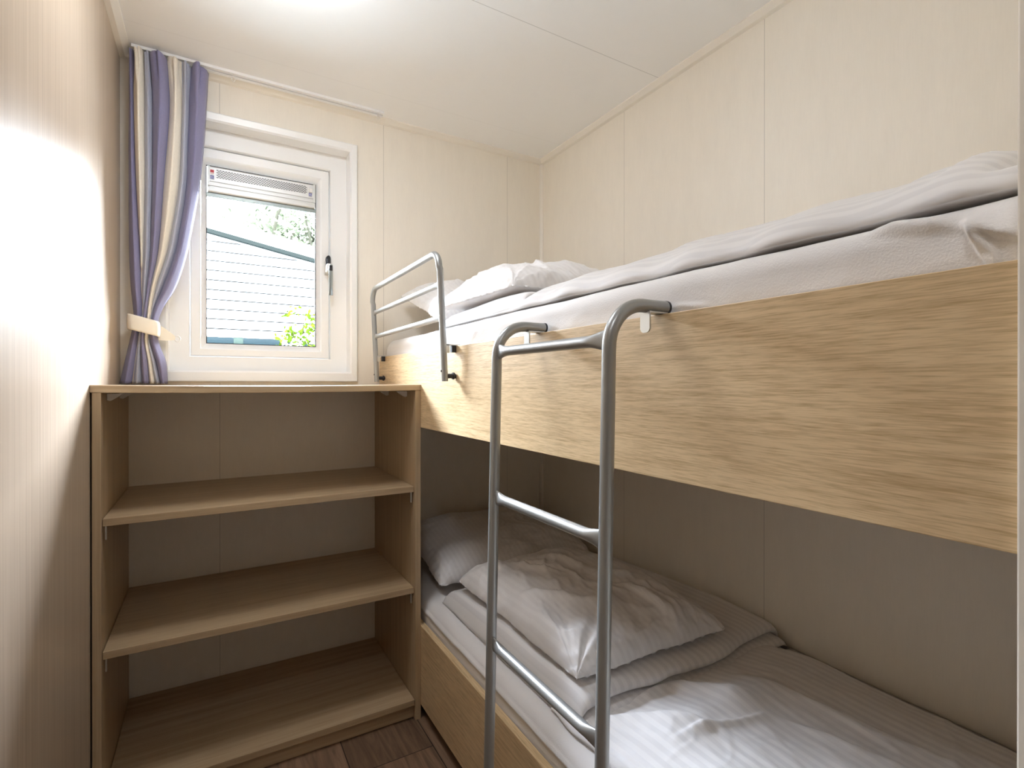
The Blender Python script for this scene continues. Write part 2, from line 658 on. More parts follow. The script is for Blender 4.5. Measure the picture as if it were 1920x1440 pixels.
# ================================================================== THE ROOM
bm = new(); box(bm, XL - 0.06, XH, YH, D + 0.12, -0.05, 0)
structure(obj('floor', bm, M['floor']), 'dark brown vinyl plank floor')
bm = new(); box(bm, XL - 0.06, XH, YH, D + 0.12, H, H + 0.05)
structure(obj('ceiling', bm, M['ceiling']), 'white panelled ceiling with hairline joints')
bm = new(); box(bm, XL - 0.06, XL, YH, D, 0, H)
structure(obj('wall_left', bm, M['left_wall']), 'glossy pale oak wall board with upright grain')
bm = new(); box(bm, XR, XR + 0.06, 0.10, D, 0, H)
structure(obj('wall_right', bm, M['wall_right']), 'cream panelled wall beside the bunks')
# back wall with the window opening
WX0, WX1, WZ0, WZ1 = -0.126, 0.450, 1.074, 1.915
bm = new()
box(bm, XL - 0.06, WX0, D, D + 0.10, 0, H)
box(bm, WX1, XR + 0.06, D, D + 0.10, 0, H)
box(bm, WX0, WX1, D, D + 0.10, 0, WZ0)
box(bm, WX0, WX1, D, D + 0.10, WZ1, H)
structure(obj('wall_back', bm, M['wall_back']), 'cream panelled wall with the window')
# wall at the foot of the bunks, edge of the doorway
bm = new(); box(bm, XW, XH, 0.10, YF, 0, H, 0.0015)
structure(obj('wall_front', bm, M['wall_plain']), 'cream wall end at the foot of the bunks')
# passage behind the camera, with its own window
bm = new(); box(bm, XL - 0.06, XH + 0.06, YH - 0.08, YH, 0, H)
structure(obj('wall_rear', bm, M['wall_plain']), 'cream wall of the passage behind')
bm = new(); box(bm, XH, XH + 0.06, YH, 0.152, 0, H)
structure(obj('wall_end', bm, M['wall_plain']), 'cream end wall of the passage')
# added fill domes out of view: one above the free floor, one in the doorway
lm, nt, lb_ = new_mat('fill_emission')
lb_.inputs['Base Color'].default_value = (0.8, 0.8, 0.8, 1)
lb_.inputs['Emission Color'].default_value = (0.93, 0.975, 1.05, 1)
lb_.inputs['Emission Strength'].default_value = FILL


def fill_dome(x, y, k, label):
    cl = thing('fill_dome', (x, y, H), label, 'ceiling lamp')

    def dome(rz):
        return [[(x + k * r * math.cos(2 * PI * i / 32), y + k * r * math.sin(2 * PI * i / 32), H - k * z) for i in range(32)] for r, z in rz]
    bm = new(); loft(bm, dome([(.165, .0005), (.165, .012), (.158, .014)]), True, True, True)
    obj('base', bm, M['upvc'], cl, 40)
    bm = new(); loft(bm, dome([(.156, .0145), (.160, .025), (.156, .042), (.140, .057), (.105, .068), (.055, .074), (.01, .076)]), True, True, True)
    obj('fill_glow', bm, lm, cl, 60)


fill_dome(0.12, 1.20, 1.0, 'added round fill light on the ceiling over the free floor')
fill_dome(-0.11, -0.04, 0.66, 'added small fill light on the ceiling in the doorway')

# cornices
prof = [(0, 0), (0.030, 0), (0.030, -0.004), (0.014, -0.014), (0.0, -0.0155)]


def cornice(name, p0, p1, inward):
    bm = new()
    i = Vector(inward)
    loft(bm, [[Vector(p) + i * a + Vector((0, 0, H + b)) for a, b in prof] for p in (p0, p1)], True, True, True)
    structure(obj(name, bm, M['cream_trim']), 'cream cornice strip under the ceiling')


cornice('trim_1', (XL, D, 0), (XR, D, 0), (0, -1, 0))
cornice('trim_2', (XR, 0.152, 0), (XR, D, 0), (-1, 0, 0))
cornice('trim_3', (XL, YH, 0), (XL, D, 0), (1, 0, 0))
bm = new()
loft(bm, [[(XR, D, z), (XR - 0.013, D, z), (XR - 0.013, D - 0.005, z), (XR - 0.005, D - 0.013, z), (XR, D - 0.013, z)] for z in (0, H - 0.0156)], True, True, True)
structure(obj('trim_4', bm, M['cream_trim']), 'cream corner strip between back and right wall')

# ------------------------------------------------------------------ window
win = bpy.data.objects.new('window_1', None)
S.collection.objects.link(win)
win.location = (0.162, D, 1.045)
structure(win, 'white framed window over the shelf unit')
AX0, AX1, AZ0, AZ1 = -0.150, 0.474, 1.045, 1.939
IX0, IX1, IZ0, IZ1 = -0.122, 0.446, 1.083, 1.909
bm = new()
loft(bm, [rect(AX0, AX1, AZ0, AZ1, D - 0.001), rect(AX0, AX1, AZ0, AZ1, D - 0.009),
          rect(AX0 + .004, AX1 - .004, AZ0 + .004, AZ1 - .004, D - 0.013), rect(IX0 - .006, IX1 + .006, IZ0 - .006, IZ1 + .006, D - 0.011),
          rect(IX0, IX1, IZ0, IZ1, D - 0.006), rect(IX0, IX1, IZ0, IZ1, 2.040)])
arch = obj('architrave', bm, M['upvc'], win)
SX0, SX1, SZ0, SZ1 = -0.066, 0.387, 1.132, 1.849
bm = new()
loft(bm, [rect(WX0, WX1, WZ0, WZ1, 2.098), rect(WX0, WX1, WZ0, WZ1, 2.030), rect(SX0 - .002, SX1 + .002, SZ0 - .002, SZ1 + .002, 2.030),
          rect(SX0, SX1, SZ0, SZ1, 2.033), rect(SX0, SX1, SZ0, SZ1, 2.062), rect(SX0 + .03, SX1 - .03, SZ0 + .03, SZ1 - .03, 2.064),
          rect(SX0 + .03, SX1 - .03, SZ0 + .03, SZ1 - .03, 2.098), rect(WX0, WX1, WZ0, WZ1, 2.098)])
obj('window_frame', bm, M['upvc'], win)
GX0, GX1, GZ0, GZ1 = -0.0185, 0.3405, 1.1785, 1.796
BX0, BX1, BZ0, BZ1 = -0.036, 0.357, 1.158, 1.816
gap = 0.0022
bm = new()
loft(bm, [rect(SX0 + gap, SX1 - gap, SZ0 + gap, SZ1 - gap, 2.060), rect(SX0 + gap, SX1 - gap, SZ0 + gap, SZ1 - gap, 2.046),
          rect(SX0 + gap + .003, SX1 - gap - .003, SZ0 + gap + .003, SZ1 - gap - .003, 2.043),
          rect(BX0, BX1, BZ0, BZ1, 2.043), rect(BX0 + .002, BX1 - .002, BZ0 + .002, BZ1 - .002, 2.045)])
sash = obj('sash', bm, M['upvc'], win)
bm = new()
loft(bm, [rect(BX0 + .0022, BX1 - .0022, BZ0 + .0022, BZ1 - .0022, 2.0452), rect(GX0, GX1, GZ0, GZ1, 2.064), rect(GX0, GX1, GZ0, GZ1, 2.068)])
obj('glazing_bead', bm, M['upvc'], sash)
bm = new()
g = 0.0026
loft(bm, [rect(GX0 - .001, GX1 + .001, GZ0 - .001, GZ1 + .001, 2.0645), rect(GX0 + g, GX1 - g, GZ0 + g, GZ1 - g, 2.0645),
          rect(GX0 + g, GX1 - g, GZ0 + g, GZ1 - g, 2.070)])
obj('gasket', bm, M['rubber'], sash)
bm = new(); box(bm, GX0 - .004, GX1 + .004, 2.0705, 2.0735, GZ0 - .004, GZ1 + .004)
obj('pane', bm, M['glass'], win)
# ventilator across the top of the pane
VX0, VX1, VZ0, VZ1 = GX0 + .005, GX1 - .005, 1.702, 1.789
bm = new()
loft(bm, [[(x, 2.0695, VZ1), (x, 2.052, VZ1), (x, 2.050, VZ1 - .004), (x, 2.050, 1.738), (x, 2.0525, 1.7365), (x, 2.0525, 1.733), (x, 2.050, 1.7315),
           (x, 2.050, 1.7235), (x, 2.0525, 1.722), (x, 2.0525, 1.7185), (x, 2.050, 1.717), (x, 2.050, VZ0 + .003), (x, 2.053, VZ0), (x, 2.0695, VZ0)] for x in (VX0, VX1)], True, True, True)
vent = obj('ventilator', bm, M['alu'], win)
bm = new()
nslot = 33
sx0, sx1 = VX0 + 0.026, VX1 - 0.031
for r in range(7):
    z = 1.752 + r * 0.0042
    for k in range(nslot):
        w = (sx1 - sx0) / nslot
        x = sx0 + (k + (0.5 if r % 2 else 0.0)) * w
        box(bm, x, x + w * 0.74, 2.0494, 2.0502, z, z + 0.0021)
obj('vent_slots', bm, M['rubber'], vent)
bm = new(); box(bm, GX0, GX1, 2.060, 2.0695, 1.688, 1.7025, 0.001)
obj('vent_rail', bm, M['vent_rail'], vent)
for (x0, x1) in ((VX0 - .001, VX0 + .006), (VX1 - .007, VX1 + .001)):
    bm = new(); box(bm, x0, x1, 2.0485, 2.0695, 1.722, VZ1 + .001, 0.001)
    obj('vent_end_cap', bm, M['alu'], vent)


def sticker(parts, name, parent):
    o = None
    for (x0, x1, z0, z1, m) in parts:
        bm = new(); box(bm, x0, x1, 2.0490, 2.0499, z0, z1)
        if o is None:
            o = obj(name, bm, m, parent)
        else:
            obj('sticker_print', bm, m, o)
    return o


RED = simple('red_print', (0.50, 0.03, 0.04), 0.5)
BLUE = simple('blue_print', (0.16, 0.17, 0.42), 0.5)
GREY = simple('grey_print', (0.18, 0.18, 0.2), 0.5)
WHT = simple('white_print', (0.85, 0.85, 0.83), 0.5)


def sticker2(name, x, z0, rows, w, parent):
    """backing with printed bands, each band a thin raised print"""
    z1 = z0 + sum(r[0] for r in rows)
    bm = new(); box(bm, x, x + w, 2.0492, 2.0499, z0, z1)
    o = obj(name, bm, WHT, parent)
    z = z1
    for hgt, m in rows:
        z -= hgt
        if m is not None:
            bm = new(); box(bm, x + .0006, x + w - .0006, 2.0489, 2.0492, z + 0.0004, z + hgt - .0004)
            obj('sticker_print', bm, m, o)
    # pale letters on the blue band
    bm = new()
    zb = z0 + rows[-1][0] + rows[-2][0] * 0.25
    hb = rows[-2][0] * 0.5
    for k, dx in enumerate((0.0026, 0.0050, 0.0078)):
        box(bm, x + dx, x + dx + 0.0008, 2.0487, 2.0489, zb, zb + hb)
        box(bm, x + dx, x + dx + 0.0018, 2.0487, 2.0489, zb + (hb if k % 2 else 0), zb + (hb if k % 2 else 0) + 0.0009)
    obj('sticker_print', bm, WHT, o)
    return o


sticker2('sticker', VX0 + 0.007, 1.744, [(0.0105, RED), (0.002, None), (0.002, RED), (0.0045, None), (0.0125, BLUE), (0.002, GREY)], 0.0125, vent)
sticker2('sticker', VX1 - 0.0235, 1.742, [(0.0115, BLUE), (0.0025, GREY)], 0.0125, vent)
bm = new(); box(bm, VX1 - 0.022, VX1 - 0.0105, 2.0425, 2.050, 1.757, 1.7715, 0.001)
box(bm, VX1 - 0.0245, VX1 - 0.0228, 2.049, 2.050, 1.761, 1.776)
obj('vent_slider', bm, M['white_plastic'], vent)
# handle on the sash
hx = 0.3795
bm = new(); box(bm, hx - 0.0135, hx + 0.0060, 2.036, 2.0435, 1.452, 1.505, 0.005)
handle = obj('handle', bm, M['alu'], win)
bm = new()
loft(bm, [[(hx + r * s * 1.0, y, z) for s, y, z in ((-1, 2.043, zz), (-1, 2.024, zz), (-.5, 2.018, zz), (.5, 2.018, zz), (1, 2.024, zz), (1, 2.043, zz))]
          for r, zz in ((0.0085, 1.488), (0.0085, 1.512), (0.007, 1.519), (0.004, 1.522))], True, True, True)
obj('handle_cap', bm, M['black_plastic'], handle)
bm = new(); box(bm, hx - 0.0105, hx + 0.008, 1.994, 2.038, 1.457, 1.488, 0.004)
obj('handle_neck', bm, M['white_plastic'], handle)
bm = new()
lev = []
for z, w, y0, y1, dx in ((1.482, .007, 1.984, 1.996, 0), (1.470, .0075, 1.981, 1.996, 0), (1.455, .007, 1.980, 1.992, 0), (1.43, .0065, 1.981, 1.990, .0005), (1.40, .006, 1.983, 1.990, .001),
                         (1.378, .0064, 1.985, 1.991, .0014), (1.368, .007, 1.987, 1.992, .0016)):
    lev.append([(hx + dx - w, y0 + .001, z), (hx + dx - w * .6, y0, z), (hx + dx + w * .6, y0, z), (hx + dx + w, y0 + .001, z), (hx + dx + w, y1, z), (hx + dx - w, y1, z)])
loft(bm, lev, True, True, True)
obj('handle_lever', bm, M['chrome'], handle, 40)
bm = new(); box(bm, hx - .0055, hx + .0055, 1.9785, 1.9845, 1.458, 1.478, .001)
obj('handle_button', bm, M['black_plastic'], handle)

# ------------------------------------------------------------------ shelf unit
su = thing('shelf_unit', (0.158, 1.745, 0), 'open light oak shelf unit under the window, three empty shelves', 'shelf unit')
CX0, CX1 = -0.2415, XB - 0.0004
PT = 0.017
for (a, b) in ((CX0, CX0 + PT), (CX1 - 0.0175, CX1)):
    bm = new(); box(bm, a, b, YC, D - .002, 0, 1.0185, 0.0006)
    obj('side_panel', bm, M['oak_z'], su)
# top with a slight sag
bm = new()
loops = []
for k in range(25):
    x = XL + 0.0005 + (XB + 0.0012 - XL - 0.0005) * k / 24
    sag = -0.0035 * (1 - (2 * k / 24 - 1) ** 2)
    z0, z1 = 1.0188 + sag, 1.0365 + sag
    y0, y1 = YC - 0.0015, D - .001
    loops.append([(x, y0 + .001, z0), (x, y0, z0 + .001), (x, y0, z1 - .001), (x, y0 + .001, z1), (x, y1, z1), (x, y1, z0)])
loft(bm, loops, True, True, True)
obj('top_panel', bm, M['oak_x'], su, 30)
IXL, IXR = CX0 + PT + .0012, CX1 - 0.0175 - .0012
for z1, yf in ((0.7208, YC + .010), (0.4068, YC + .010), (0.0618, YC + .003)):
    bm = new(); box(bm, IXL, IXR, yf, D - .004, z1 - .0175, z1, 0.0007)
    sh = obj('shelf', bm, M['oak_x'], su)
    if z1 > .1:
        for x in (IXL + .003, IXR - .006):
            bm = new()
            box(bm, x, x + .0028, yf + .012, yf + .018, z1 - .052, z1 - .0176)
            box(bm, x - .002, x + .006, yf + .010, yf + .022, z1 - .0195, z1 - .0176)
            obj('shelf_support', bm, M['zinc'], su)
bm = new(); box(bm, IXL - .001, IXR + .001, YC + .018, YC + .034, 0.001, 0.0440, 0.0006)
obj('plinth', bm, M['oak_x'], su)


def corner_block(x, y, dx):
    bm = new()
    z = 1.0150
    loops = []
    for yy in (y, y + 0.016):
        loops.append([(x, yy, z), (x, yy, z - .016), (x + dx * .006, yy, z - .018), (x + dx * .020, yy, z - .009), (x + dx * .028, yy, z - .003), (x + dx * .030, yy, z)])
    loft(bm, loops, True, True, True)
    obj('corner_block', bm, M['white_plastic'], su)


for y in (YC + .075, YC + .275):
    corner_block(CX0 + PT + .0005, y, 1)
    corner_block(CX1 - .0180, y, -1)

# ------------------------------------------------------------------ bunks
BT = 0.018
ub = thing('bunk_bed', (0.93, 1.06, 0.9), 'upper bunk with a long oak side board, fixed above the other bed', 'bunk bed', 'built in bunks')
bm = new(); box(bm, XB, XB + BT, YF + .0003, D - .003, 0.9032, 1.1404, 0.001)
obj('side_board', bm, M['oak_y'], ub)
bm = new(); box(bm, XB + BT + .001, XR - .002, YF + .0003, D - .015, 1.05, 1.068)
obj('bed_base', bm, M['slats'], ub)
bm = new(); box(bm, XR - .028, XR - .002, YF + .0003, D - .015, 1.0, 1.049)
obj('wall_batten', bm, M['slats'], ub)
lb = thing('bunk_bed', (0.93, 1.06, 0.0), 'lower bunk with an oak side board close to the floor', 'bunk bed', 'built in bunks')
bm = new(); box(bm, XB, XB + BT, YF + .0003, D - .003, 0.043, 0.288, 0.001)
obj('side_board', bm, M['oak_y'], lb)
bm = new(); box(bm, XB + BT + .001, XR - .002, YF + .0003, D - .015, 0.20, 0.218)
obj('bed_base', bm, M['slats'], lb)
for y in (0.35, 1.05, 1.80):
    bm = new(); box(bm, XB + .06, XR - .02, y, y + .03, 0.0, 0.199)
    obj('support_leg', bm, M['dark'], lb)


def mattress(name, zb, zm, label, folds, seed):
    """mattress in a fitted sheet: front face, rounded edge and top as one swept skin"""
    x0 = XB + BT + .003
    x1 = XR - .004
    y0, y1 = YF + .001, D - .020
    s = []
    hgt = zm - zb
    for k in range(36):
        s.append((x0 + 0.002, zb + (hgt - .030) * k / 35, -1.0, 0.0))
    for k in range(1, 13):
        a = PI / 2 * k / 12
        s.append((x0 + 0.002 + .030 * (1 - math.cos(a)), zm - .030 + .030 * math.sin(a), -math.cos(a), math.sin(a)))
    for k in range(1, 40):
        s.append((x0 + .032 + (x1 - x0 - .032) * k / 39, zm, 0.0, 1.0))
    s = np.array(s)
    ny = 380
    ys = y0 + (y1 - y0) * np.linspace(0, 1, ny) ** 1.8
    arc = np.concatenate([[0], np.cumsum(np.hypot(np.diff(s[:, 0]), np.diff(s[:, 1])))])
    A, Y = np.meshgrid(arc, ys)
    disp = 0.004 * (fbm(Y * 5, A * 9, seed) - 0.5) + 0.0025 * (ridged(Y * 7, A * 16, seed + 3) - .4) * (A > hgt * .55)
    for (ya, aa, yb, ab, w, h) in folds:
        disp = disp + crease(Y, A, (ya, aa), (yb, ab), w, h)
    disp = np.where(A < (hgt * 0.30), np.minimum(disp, 0.0), disp)
    edge = np.clip((y1 - Y) / 0.03, 0, 1)
    rnd = np.sqrt(np.clip(1 - (1 - edge) ** 2, 0, 1))
    P = np.zeros((ny, len(s), 3))
    P[..., 0] = s[None, :, 0] + s[None, :, 2] * disp
    P[..., 1] = Y
    zz = s[None, :, 1] + s[None, :, 3] * disp
    P[..., 2] = zb + (zz - zb) * (0.80 + 0.20 * rnd)
    P[..., 0] = np.maximum(P[..., 0], XB + BT + .0006 - 0.016 * (P[..., 2] > zm - .052) * np.clip((P[..., 2] - zm + .052) / .03, 0, 1))
    Q = P.copy()
    Q[..., 2] = zb
    o = grid_mesh(name, P, M['sheet'], None, np.stack([A, Y], -1), None, None, (0.93, 1.06, zb))
    bmm = bmesh.new()
    bmm.from_mesh(o.data)
    es = [e for e in bmm.edges if e.is_boundary]
    bmesh.ops.holes_fill(bmm, edges=es, sides=0)
    bmesh.ops.recalc_face_normals(bmm, faces=bmm.faces[:])
    bmm.to_mesh(o.data)
    bmm.free()
    return tag(o, label, 'mattress', 'bunk mattresses')


ZU, ZL = 1.205, 0.345
hU = ZU - 1.069
mattress('mattress', 1.069, ZU, 'mattress in a white fleecy fitted sheet on the upper bunk',
         [(0.192, 0.116, 0.172, 0.070, .0035, .016), (0.275, 0.130, 0.194, 0.114, .008, .010), (0.196, .114, 0.150, 0.092, .006, .011), (0.46, .078, 0.53, .086, .004, .003), (1.22, 0.07, 1.16, .12, .010, .002)], 3)
mattress('mattress', 0.219, ZL, 'mattress in a white fleecy fitted sheet on the lower bunk',
         [(0.5, 0.098, 1.75, 0.104, .006, .006), (1.25, 0.12, 1.5, .16, .02, .004), (1.4, .17, 1.75, .20, .03, .006)], 9)


def duvet(name, x0, x1, y0, y1, zm, T, R, seed, label, creases, wr, head_r=0.1, lump=None, head_low=0.4):
    nx, ny = 150, 230
    xs = np.linspace(0, 1, nx) ** 1.15
    ys = np.linspace(y0, y1, ny)
    U, Y = np.meshgrid(xs, ys)
    front = x0 + 0.010 * (fbm(Y * 6, Y * 0 + 2.2, seed) - .5) * 2 + 0.004 * np.sin(Y * 41 + seed)
    X = front + (x1 - front) * U
    df, db, dh, dt = X - front, x1 - X, y1 - Y, Y - y0

    def edge(d, r):
        q = np.clip(d / r, 0, 1)
        return np.sqrt(np.clip(1 - (1 - q) ** 2, 0, 1))
    lin = np.clip(dh / head_r, 0, 1)
    lin = lin * lin * (3 - 2 * lin)
    E = edge(df, R) * edge(db, 0.10) * edge(dh, 0.04) * (head_low + (1 - head_low) * lin) * edge(dt + .04, 0.04)
    th = T * E * (0.86 + 0.28 * fbm(X * 5, Y * 3.5, seed + 5, 2))
    th = th + E * wr * (ridged(X * 9 + 0.8 * Y, Y * 3.2, seed + 9, 3) - .35)
    th = th + E * wr * 0.45 * (ridged(X * 17 - Y * 4, Y * 9 + X * 3, seed + 19, 3) - .35)
    th = th + E * wr * 1.2 * (crumple(X * 4.5, Y * 3.2, seed + 77) - .25)
    for (p0, p1, w, h) in creases:
        th = th + crease(X, Y, p0, p1, w, h) * np.clip(E * 1.6, 0, 1)
    if lump:
        for (cx, cy_, rx, ry, h) in lump:
            th = th + h * np.exp(-((X - cx) / rx) ** 2 - ((Y - cy_) / ry) ** 2) * np.clip(E * 1.5, 0, 1)
    th = th * (0.84 + 0.16 * np.clip((Y - .15) / .55, 0, 1))
    th = np.maximum(th, 0.003 * E) + .002
    P = np.stack([X, Y, zm + th], -1)
    for b_ in (0, -1):
        P[b_, :, 2] = zm + .002
        P[:, b_, 2] = zm + .002
    Q = P.copy()
    Q[..., 2] = zm + 0.0015
    UV = np.stack([X + 0.35 * th + 0.006 * (fbm(X * 4, Y * 4, seed + 2) - .5), Y], -1)
    o = grid_mesh(name, P, M['duvet'], None, UV, None, Q, (0.93, (y0 + y1) / 2, zm))
    return tag(o, label, 'duvet', 'white striped duvets')


du = duvet('duvet', 0.600, XR - 0.02, 0.152, 1.10, ZU + .003, 0.097, 0.34, 21,
           'thick white satin stripe duvet spread on the upper bunk',
           [((0.66, .62), (0.78, .56), .012, .007), ((0.606, .228), (0.72, .200), .010, .009), ((.60, .188), (.72, .165), .018, -.020), ((0.61, .262), (0.72, .235), .014, .006), ((0.64, 1.10), (0.70, 1.02), .008, .005), ((.62, .48), (.68, .42), .02, .008)],
           0.003, 0.16, None, 0.35)
dl = duvet('duvet', 0.612, XR - 0.055, 0.152, 0.90, ZL + .004, 0.050, 0.10, 34,
           'flat white satin stripe duvet spread on the lower bunk',
           [((0.70, .64), (0.93, .60), .008, .008), ((0.93, .60), (1.0, .38), .010, .007), ((0.66, .80), (0.80, .60), .016, .012), ((.86, .83), (.93, .62), .020, .016), ((1.0, .72), (1.08, .34), .014, .009), ((.75, .79), (.86, .80), .014, .012)],
           0.006, 0.26, [(0.76, 0.66, .07, .06, .014), (0.95, .66, .08, .05, .012), (.70, .50, .06, .12, .012)], 0.30)


def fold_stack(parent, x0, x1, yfront, yback, zm, seed, sc=1.0):
    """head end of the duvet folded back on itself: two rounded layers"""
    prof = [(yback, .001), (yfront + .05, .001), (yfront + .020, .002), (yfront + .006, .007), (yfront, .014), (yfront + .004, .022), (yfront + .016, .028), (yfront + .034, .030), (yfront + .060, .030), (yfront + .062, .032),
            (yfront + .046, .033), (yfront + .032, .037), (yfront + .026, .044), (yfront + .028, .052), (yfront + .038, .059), (yfront + .06, .063), (yfront + .12, .065), (yfront + .2, .065),
            (yfront + .35, .062), (yback - .06, .052), (yback - .02, .040), (yback - .004, .025), (yback, .012)]
    nx = 90
    P = np.zeros((nx, len(prof) + 1, 3))
    UV = np.zeros((nx, len(prof) + 1, 2))
    acc = 0
    for j in range(len(prof) + 1):
        y, z = prof[j % len(prof)]
        if j:
            py, pz = prof[(j - 1)]
            acc += math.hypot(y - py, z - pz)
        for i in range(nx):
            u = i / (nx - 1)
            x = x0 + (x1 - x0) * u
            ee = min(1, min(u, 1 - u) / 0.05)
            rr = math.sqrt(max(0, 1 - (1 - ee) ** 2))
            wob = 0.016 * (float(fbm(np.array([x * 5.0]), np.array([0.3 + z * 9]), seed)[0]) - .5) * 2
            sk = -0.020 * math.sin(u * PI * 0.9) + 0.012 * u
            f = 1.0 if y < yfront + .3 else 0.4
            zz = sc * z * (0.18 + 0.82 * rr) * (1 + 0.25 * (float(fbm(np.array([x * 7.0]), np.array([y * 6]), seed + 3)[0]) - .5))
            P[i, j] = (x, y + (wob + sk) * f, zm + .003 + zz)
            UV[i, j] = (x, acc)
    o = grid_mesh('folded_edge', P, M['duvet'], parent, UV)
    b2 = bmesh.new()
    b2.from_mesh(o.data)
    bmesh.ops.remove_doubles(b2, verts=b2.verts[:], dist=1e-6)
    bmesh.ops.holes_fill(b2, edges=[e for e in b2.edges if e.is_boundary], sides=0)
    bmesh.ops.recalc_face_normals(b2, faces=b2.faces[:])
    b2.to_mesh(o.data)
    b2.free()
    return o


fold_stack(dl, 0.622, XR - 0.02, 0.780, 1.50, ZL + .004, 4)
fold_stack(du, 0.612, XR - 0.03, 0.98, 1.50, ZU + .004, 8, 0.72)


def pillow(W, L, T, seed, xf, label, creases=(), wr=0.006, group=None, pinch=0.05, loc=None, soft=0.08):
    """soft pillow: local x in [-W/2,W/2], y in [-L/2,L/2]; xf maps arrays (x,y,z) to world"""
    nx, ny = 150, 150
    u = np.sin(np.linspace(-PI / 2, PI / 2, nx))
    v = np.sin(np.linspace(-PI / 2, PI / 2, ny))
    U, V = np.meshgrid(u, v)
    hgt = ((1 - np.abs(U) ** 2.8) * (1 - np.abs(V) ** 2.8)) ** 0.45
    rc = np.sqrt(1 - soft * (U * V) ** 4)
    X = U * W / 2 * (1 - pinch * (1 - V ** 2) * np.abs(U) ** 3) * rc
    Y = V * L / 2 * (1 - pinch * (1 - U ** 2) * np.abs(V) ** 3) * rc
    X = X + 0.016 * (fbm(V * 3 + 5, U * 2, seed + 31) - .5) * np.abs(U)
    Y = Y + 0.016 * (fbm(U * 3 + 9, V * 2, seed + 37) - .5) * np.abs(V)
    E = np.clip(hgt * 1.8, 0, 1)
    top = T * 0.80 * hgt * (0.80 + 0.4 * fbm(U * 2 + 3, V * 2, seed, 2))
    rad = 0
    for (cx, cy_) in ((-1, -1), (1, -1), (-1, 1), (1, 1)):
        r = np.hypot(U - cx, V - cy_)
        a = np.arctan2(V - cy_, U - cx)
        rad = rad + np.exp(-r * 1.7) * (vnoise(a * 6 + 20, r * 0.6, seed + int(cx * 3 + cy_ * 5) + 50) - .5)
    top = top + E * (wr * 2.0 * rad + wr * 2.2 * (crumple(X * 2.6, Y * 2.6, seed + 5) - .25) + wr * .5 * (ridged(U * 7 - V * 3, V * 6, seed + 9) - .4))
    edge_pucker = (1 - E) * 0.004 * np.sin(U * 38 + V * 41 + seed)
    top = top + edge_pucker
    for (p0, p1, w, h) in creases:
        top = top + E * crease(X, Y, p0, p1, w, h)
    bot = -T * 0.10 * hgt
    b_ = np.zeros_like(hgt, bool)
    b_[0] = b_[-1] = True
    b_[:, 0] = b_[:, -1] = True
    top = np.where(b_, edge_pucker, np.maximum(top, bot + .002))
    P = np.stack(xf(X, Y, top), -1)
    Q = np.stack(xf(X, Y, bot), -1)
    UV = np.stack([X + 0.3 * np.abs(top), Y], -1)
    o = grid_mesh('pillow', P, M['pillow'], None, UV, None, Q, loc)
    return tag(o, label, 'pillow', group)


def placed(cx, cy_, cz, yaw=0.0, tiltx=0.0, tilty=0.0, bend=0.0, bend_l=0.2):
    Rm = (Matrix.Rotation(yaw, 3, 'Z') @ Matrix.Rotation(tiltx, 3, 'X') @ Matrix.Rotation(tilty, 3, 'Y'))
    Rn = np.array(Rm)

    def xf(X, Y, Z):
        Zb = Z + bend * np.clip(Y / bend_l, -1, 1) ** 2 * np.sign(np.clip(Y, 0, 1))
        x = Rn[0, 0] * X + Rn[0, 1] * Y + Rn[0, 2] * Zb + cx
        y = Rn[1, 0] * X + Rn[1, 1] * Y + Rn[1, 2] * Zb + cy_
        z = Rn[2, 0] * X + Rn[2, 1] * Y + Rn[2, 2] * Zb + cz
        return x, y, z
    return xf


# upper bunk: one pillow propped on the end wall, another lying on the folded duvet
pillow(0.62, 0.42, 0.12, 61, placed(0.935, 1.745, ZU + .105, 0, 0.33), 'white pillow propped against the window wall on the upper bunk', [((-.25, -.05), (-.1, .1), .015, .006)], .006, 'bed pillows', loc=(.935, 1.745, ZU))
pillow(0.47, 0.46, 0.118, 71, placed(0.838, 1.275, ZU + .069, 0.03, 0.0), 'crumpled white pillow on the folded duvet of the upper bunk',
       [((-.2, .05), (-.05, -.1), .012, .012), ((.0, .1), (.12, .0), .012, .014), ((-.25, -.12), (-.18, .05), .010, .012), ((-.1, -.2), (-.05, -.02), .01, .01)], .010, 'bed pillows', loc=(.838, 1.275, ZU + .052))
# lower bunk
pillow(0.64, 0.42, 0.11, 81, placed(0.945, 1.745, ZL + .082, 0, 0.20), 'white pillow at the dark head end of the lower bunk', [], .006, 'bed pillows', loc=(.945, 1.745, ZL))
pillow(0.48, 0.62, 0.108, 91, placed(0.880, 1.135, ZL + .088, -0.03, 0.0), 'crumpled white pillow on the folded duvet of the lower bunk',
       [((-.02, .16), (.05, .02), .014, .014), ((-.12, .20), (-.05, .02), .012, .013), ((.0, -.02), (.16, -.10), .012, .012), ((-.10, -.22), (.02, -.10), .016, .015), ((.08, -.28), (.06, -.12), .012, .014), ((.12, .1), (.2, .0), .01, .01), ((-.2, .0), (-.08, -.12), .012, .012)], .010, 'bed pillows', loc=(.88, 1.135, ZL + .068))

# ------------------------------------------------------------------ ladder
RT = 0.0098
lad = thing('bunk_ladder', (0.445, 0.695, 0), 'silver tubular ladder hooked over the upper bunk board', 'ladder')
XT = 0.4655
lean = 0.022


def post_x(z):
    return XT - lean * (1.09 - z)


